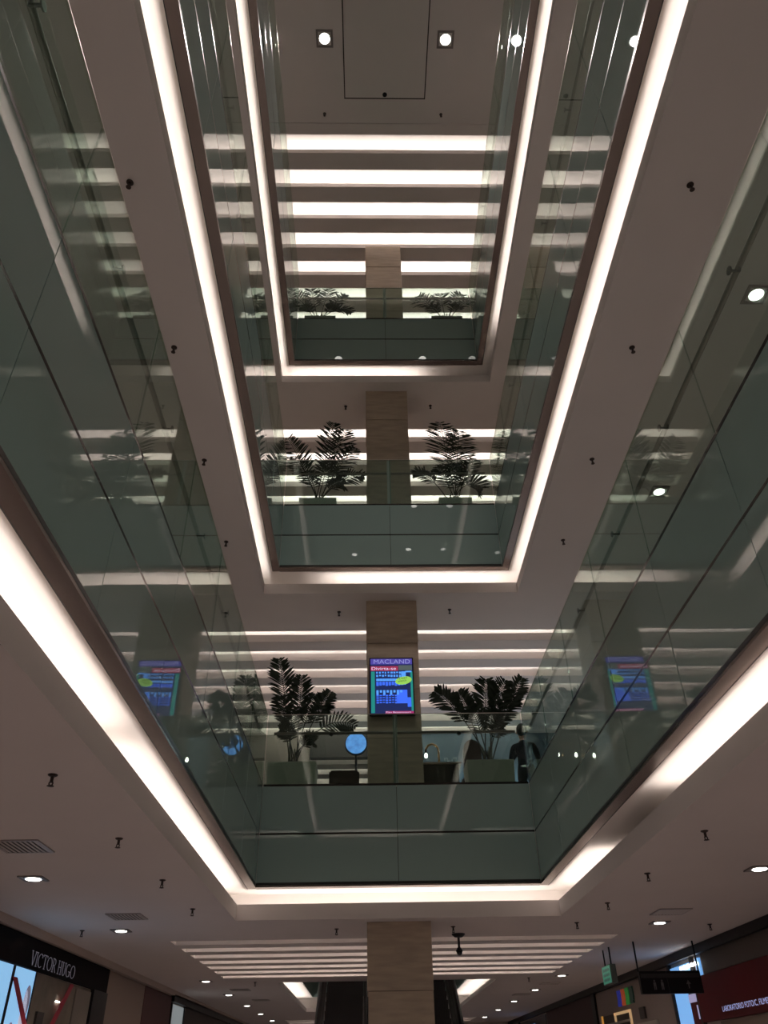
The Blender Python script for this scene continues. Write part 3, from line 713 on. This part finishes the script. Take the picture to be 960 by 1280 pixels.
# ------------------------------------------------------------------ hanging signs
t = thing('direction_sign', 'dark hanging direction sign with two pictograms on two rods', 'sign', (4.39, 14.42, 2.79))
box('sign_box', -.49, .49, -.05, .05, -.155, .155, M_BLACK, t, .004); box('header_strip', -.47, .47, -.054, -.05, .06, .12, mat('sign_grey', (.04, .037, .04), .5), t)
box('divider', -.058, -.052, -.056, -.05, -.15, .15, mat('sign_grey', (.04, .037, .04), .5), t)
M_PIC = mat('pictogram', (.16, .15, .16), .5)
bm = bmesh.new()
for x in (-.27, -.15):
    bmesh.ops.create_icosphere(bm, subdivisions=1, radius=.017, matrix=Matrix.Translation((x, -.053, .02)) @ Matrix.Scale(.3, 4, (0, 1, 0)))
    add_box(bm, x-.02, x+.02, -.056, -.05, -.05, 0); 
    for s in (-1, 1): add_box(bm, x+s*.012-.007, x+s*.012+.007, -.056, -.05, -.10, -.05)
for i in range(5): add_box(bm, .27-.008*i, .27+.008*i, -.056, -.05, .03-.012*(i+1), .03-.012*i)
add_box(bm, .262, .278, -.056, -.05, -.09, -.02)
finish('pictogram', bm, M_PIC, t)['kind'] = 'stuff'
for s in (-1, 1): tube('rod', [(s*.485, 0, .15), (s*.485, 0, CE[0]-2.79)], .014, M_BLACK, t)
t = thing('exit_sign', 'small green lit exit box hung on two rods from ceiling', 'sign', (3.66, 15.25, 2.98))
box('sign_box', -.05, .05, -.28, .28, -.135, .135, mat('exit_case', (.09, .11, .10), .5), t, .004)
box('lit_face', -.053, -.05, -.26, .26, -.12, .12, em('exit_green', (.02, .16, .10), .9), t)
bm = bmesh.new()
for j in range(3): add_box(bm, -.055, -.05, -.2, .2, -.09+j*.07, -.06+j*.07)
for j in range(3):
    for i in range(4): add_box(bm, -.056, -.05, -.17+i*.1, -.14+i*.1, -.095+j*.07, -.05+j*.07)
finish('sign_marks', bm, em('exit_mark', (.02, .05, .04), .4), t)
for y in (-.2, .2): tube('rod', [(0, y, .13), (0, y, CE[0]-2.98)], .014, M_BLACK, t)

# ------------------------------------------------------------------ ground floor shops, left
def flat(name, label, cat, side, y0, y1, z0, z1, th, mt, parent=None, off=0):
    x = WL + off if side == 'left' else WR - off
    o = box(name, x, x+th, y0, y1, z0, z1, mt) if side == 'left' else box(name, x-th, x, y0, y1, z0, z1, mt)
    return tag(o, label, cat) if label else o
t = thing('shop_fascia', 'black shop fascia with thin silver serif lettering on the left', 'sign', (WL, 12.5, 3.08))
box('board', 0, .05, -4.5, 3.58, -.18, .18, mat('fascia_black', (.008, .007, .008), .75, spec=.12), t, .004)
x = 0; s_ = 'VICTOR HUGO'; tot = sum(ADV[c] for c in s_); hh = .165; kx = 1.93/tot
for ch in s_:
    if ch == ' ': x += ADV[ch]; continue
    bm = bmesh.new()
    for st in GLY.get(ch, []): add_tube(bm, [(.055, -.25+(x+px)*kx, -.135+pz*hh) for px, pz in st], .005, 5)
    x += ADV[ch]
    finish('letter', bm, mat('silver_letters', (.38, .38, .44), .35, emit=(.20, .20, .26), es=.25), t)  # faint glow put into the letter colour, the letters are no lamps
M_SKY = mat('poster_blue', (.2, .35, .5), .4, emit=(.30, .62, .98), es=.75)
def poster(label, ya, yb, figs):
    t = thing('shop_poster', label, 'poster', (WL, (ya+yb)/2, 1.9)); h = (yb-ya)/2
    box('light_panel', .005, .05, -h, h, -.30, .985, M_SKY, t); box('frame', 0, .06, -h-.03, -h, -.33, .985, M_BLACK, t); box('frame', 0, .06, h, h+.03, -.33, .985, M_BLACK, t); box('frame', 0, .06, -h, h, -.33, -.30, M_BLACK, t)
    for y, z, ry, rz, mt in figs:
        bm = bmesh.new(); vs = [bm.verts.new((.053, y+ry*math.cos(2*PI*j/20), z+rz*math.sin(2*PI*j/20))) for j in range(20)]; bm.faces.new(vs); finish('printed_figure', bm, mt, t)
mh, ml = mat('print_hair', (.12, .10, .12), .5, emit=(.13, .12, .17), es=.8), mat('print_pale', (.5, .5, .55), .5, emit=(.42, .45, .55), es=.8)
poster('wide pale blue backlit poster at the left picture edge', 10.9, 11.70, [])
poster('narrow blue backlit poster with printed grey haired figures under the fascia', 11.77, 12.53, [(.20, .42, .10, .34, ml), (.25, .62, .11, .20, mh), (-.12, .22, .11, .16, mh), (-.12, -.05, .14, .2, ml)])
M_RED = mat('red_band', (.42, .015, .04), .5)
def band(label, a, b):
    p, q = Vector(a), Vector(b); bm = bmesh.new(); wv = .085; vs = []
    for xx in (0, .006):
        for c, sg in ((p, -1), (p, 1), (q, 1), (q, -1)): vs.append(bm.verts.new((xx, c.y-p.y+sg*wv, c.z-p.z)))
    bm.faces.new(vs[:4]); bm.faces.new(vs[4:][::-1])
    for j in range(4): bm.faces.new((vs[j], vs[(j+1) % 4], vs[4+(j+1) % 4], vs[4+j]))
    bmesh.ops.recalc_face_normals(bm, faces=bm.faces[:]); o = finish('red_band', bm, M_RED); o.location = (WL+p.x, p.y, p.z); tag(o, label, 'band', 'red bands across the shop front')
band('red diagonal band falling to the right across the blue poster', (.065, 11.78, 2.76), (.065, 13.0, 1.9)); band('red diagonal band falling to the left across the dark shop window', (.075, 14.08, 2.87), (.075, 13.05, 1.9))
t = thing('shop_window', 'dim olive shop window with curtain and display right of blue poster', 'window', (WL, 13.95, 1.75))
box('backing', .003, .012, -1.35, 1.33, -1.1, 1.14, mat('shop_gloom_olive', (.22, .19, .15), .7, noise=(2.5, .25, (1, 1, 1))), t)  # flat olive board carries the gloom of the shop interior
bm = bmesh.new()
for i in range(14): add_tube(bm, [(.022, .55+i*.055, -1.1), (.022, .55+i*.055, 1.1)], .024, 8)
finish('curtain', bm, mat('curtain', (.26, .23, .20), .8), t)
box('display_shelf', .01, .045, -.85, -.05, .52, .545, mat('shelf_pale', (.45, .42, .36), .5), t); box('dark_display_block', .012, .045, -1.02, -.75, .35, .70, mat('display_dark', (.06, .05, .045), .7), t)  # plain dark box beside the pale shelf
box('lamp_reflection', .012, .03, -.30, -.15, .86, .875, M_LAMP, t); box('frame', 0, .07, 1.33, 2.15, -1.7, 1.15, M_BLACK, t)  # glowing strip painted in for a ceiling lamp's spot reflection
for z, y in ((.30, -.55), (.33, -.42), (.25, -.30)): lathe('display_item', [(.03, 0), (.04, .05), (.015, .1)], (.046, y, z-.02), mat('shelf_pale', (.45, .42, .36), .5), t, 8)
flat('wall_panel', 'plain beige brown wall panel right of the black shop fascia', 'panel', 'left', 16.15, 18.86, 0, 3.25, .03, mat('beige_panel', (.24, .18, .15), .6))
flat('wall_panel', 'dark maroon wall panel left of the far grey shop window', 'panel', 'left', 18.88, 21.5, 0, 3.25, .035, mat('maroon_panel', (.075, .022, .022), .6))
flat('shop_header', 'long black shop header running to the far end on the left', 'header', 'left', 21.52, 36.5, 3.15, 3.30, .10, M_BLACK)
t = thing('shop_window', 'far pale grey lit shop window past the maroon panel', 'window', (WL, 22.4, 2))
box('pane', .005, .02, -.75, .70, -1.2, 1.12, mat('grey_window', (.4, .42, .44), .3, emit=(.20, .23, .24), es=.8), t); box('frame', 0, .05, .70, .78, -1.2, 1.14, M_BLACK, t); box('frame', 0, .05, -.83, -.75, -1.2, 1.14, M_BLACK, t)
flat('wall_panel', 'far dark brown shop wall beyond the grey window on the left', 'panel', 'left', 23.25, 36.5, 0, 3.14, .03, mat('far_brown', (.05, .035, .03), .6))
structure(box('trim_10', WL, WL+.10, YN, YF, 3.27, CE[0], M_WALL))

# ------------------------------------------------------------------ ground floor shops, right
structure(box('trim_11', WR-.12, WR, YN, YF, 3.24, CE[0], M_BLACK))
flat('sign_backing', 'dark brown panel above the wide red shop sign', 'panel', 'right', 8.5, 14.95, 2.94, 3.24, .04, mat('sign_brown', (.075, .06, .05), .6))
t = thing('red_shop_sign', 'wide dark red shop sign with a line of white lettering', 'sign', (WR, 12.2, 2.6))
box('board', -.07, 0, -3.5, 3.2, -.31, .33, mat('sign_red', (.10, .008, .010), .55, spec=.2), t, .004)
text_mesh('lettering', 'LABORATORIO FOTO/C, FILMES, ALBUNS', .072, em('sign_white', (.40, .42, .75), .9), t, (WR-.07, 14.42, 2.385), (0, -1, 0), (0, 0, 1), 2.3)
flat('wall_panel', 'brown shop front wall panel under the red sign', 'panel', 'right', 8.5, 14.7, 0, 2.27, .04, mat('front_brown', (.19, .14, .11), .6))
t = thing('blue_shop_entrance', 'bright blue backlit shop entrance between red sign and beige shop', 'shop front', (WR, 15.9, 1.8))
M_CY = mat('entrance_blue', (.2, .35, .5), .4, emit=(.20, .48, .95), es=.8)
box('light_panel', -.03, 0, .05, .75, -.4, 1.38, M_CY, t); box('upper_light_panel', -.03, 0, -.40, .05, 1.08, 1.38, M_CY, t); box('side_light_panel', -.035, 0, -.80, -.62, 1.15, 1.40, M_CY, t)
box('post', -.06, 0, -.49, -.40, -1.8, 1.44, M_BLACK, t); box('post', -.06, 0, .75, .86, -1.8, 1.44, M_BLACK, t); box('dark_panel', -.025, 0, -.40, .05, -1.8, 1.07, mat('sign_red', (.10, .008, .010), .55, spec=.2), t)
box('notice', -.04, -.02, -.40, .04, .80, .92, em('lilac', (.36, .33, .52), .8), t)
box('notice', -.04, -.02, -.30, -.27, .55, .75, em('lilac', (.36, .33, .52), .8), t)
for i in range(5): lathe('small_lamp', [(.03, 0), (.035, .03), (.015, .05)], (-.06, -.72+.19*i if i else -.70, 1.30), M_LAMP, t, 8)
# beige shop with coloured emblem
t = thing('beige_shop_front', 'beige shop front with three coloured upright bars, a painted shadow bar and lit shelves', 'shop front', (WR, 19.6, 1.6))
box('wall_board', -.03, 0, -2.8, 2.95, -1.6, 1.62, mat('shop_beige', (.27, .215, .19), .6), t)
for i, (y, c) in enumerate(((.78, (.02, .05, .55)), (.45, (.75, .12, .03)), (.12, (.03, .35, .06)), (-.2, (.01, .03, .02)))):  # last entry is the black shadow beside the bars, painted as a bar
    bm = bmesh.new(); pts = [(-.045, y-.10*math.sin(PI*j/6)*.4, 1.23+.30*j/6) for j in range(7)]
    for j in range(6):
        z0, z1 = pts[j][2], pts[j+1][2]; add_box(bm, -.06, -.03, pts[j][1]-.13, pts[j][1]+.13, z0, z1)
    finish('emblem_bar_and_shadow', bm, mat('emblem_%d' % i, c, .4, emit=c, es=.15), t)
box('dark_window_sheet', -.034, -.03, .1, 2.6, -1.6, 1.13, mat('window_dark', (.06, .045, .035), .6), t)  # flat dark sheet painted for the unlit inside of the window
M_WARM = mat('warm_shelf', (.6, .42, .25), .5, emit=(.75, .48, .24), es=.45)  # glow in the colour stands for lamplight on the shelving
for y, mt in ((2.55, mat('amber_post', (.6, .3, .05), .5, emit=(.7, .32, .06), es=.5)), (1.35, M_WARM), (.10, M_WARM)): box('display_post', -.06, -.03, y-.05, y+.05, -1.6, 1.14, mt, t)  # posts glow in place of lamplight falling on them
box('display_rail', -.06, -.03, .1, 1.4, 1.09, 1.14, M_WARM, t); box('display_shelf', -.07, -.03, .1, 2.5, .93, .97, mat('shelf_pale', (.45, .42, .36), .5), t)
box('display_item', -.07, -.03, -1.0, -.65, .92, 1.12, mat('display_dark', (.06, .05, .045), .7), t); box('display_item', -.07, -.03, -1.7, -.4, .75, .86, mat('shelf_pale', (.45, .42, .36), .5), t)
flat('door_post', 'dark upright post at the far end of beige shop', 'post', 'right', 22.56, 22.9, 0, 3.24, .08, M_BLACK)
flat('wall_panel', 'dark maroon shop wall beyond the post on the right', 'panel', 'right', 22.92, 29.2, 0, 3.24, .03, mat('maroon_dark', (.055, .020, .020), .6))
t = thing('shop_window', 'far dark shop window with blue glow on the right', 'window', (WR, 32, 1.7))
box('pane', -.02, 0, -2.6, 2.7, -1.7, 1.5, mat('dark_pane', (.03, .04, .04), .2), t); box('blue_screen', -.03, -.02, -.6, 1.3, .9, 1.35, em('far_blue', (.10, .22, .5), .8), t); box('frame', -.05, 0, 2.7, 2.85, -1.7, 1.54, M_BLACK, t)
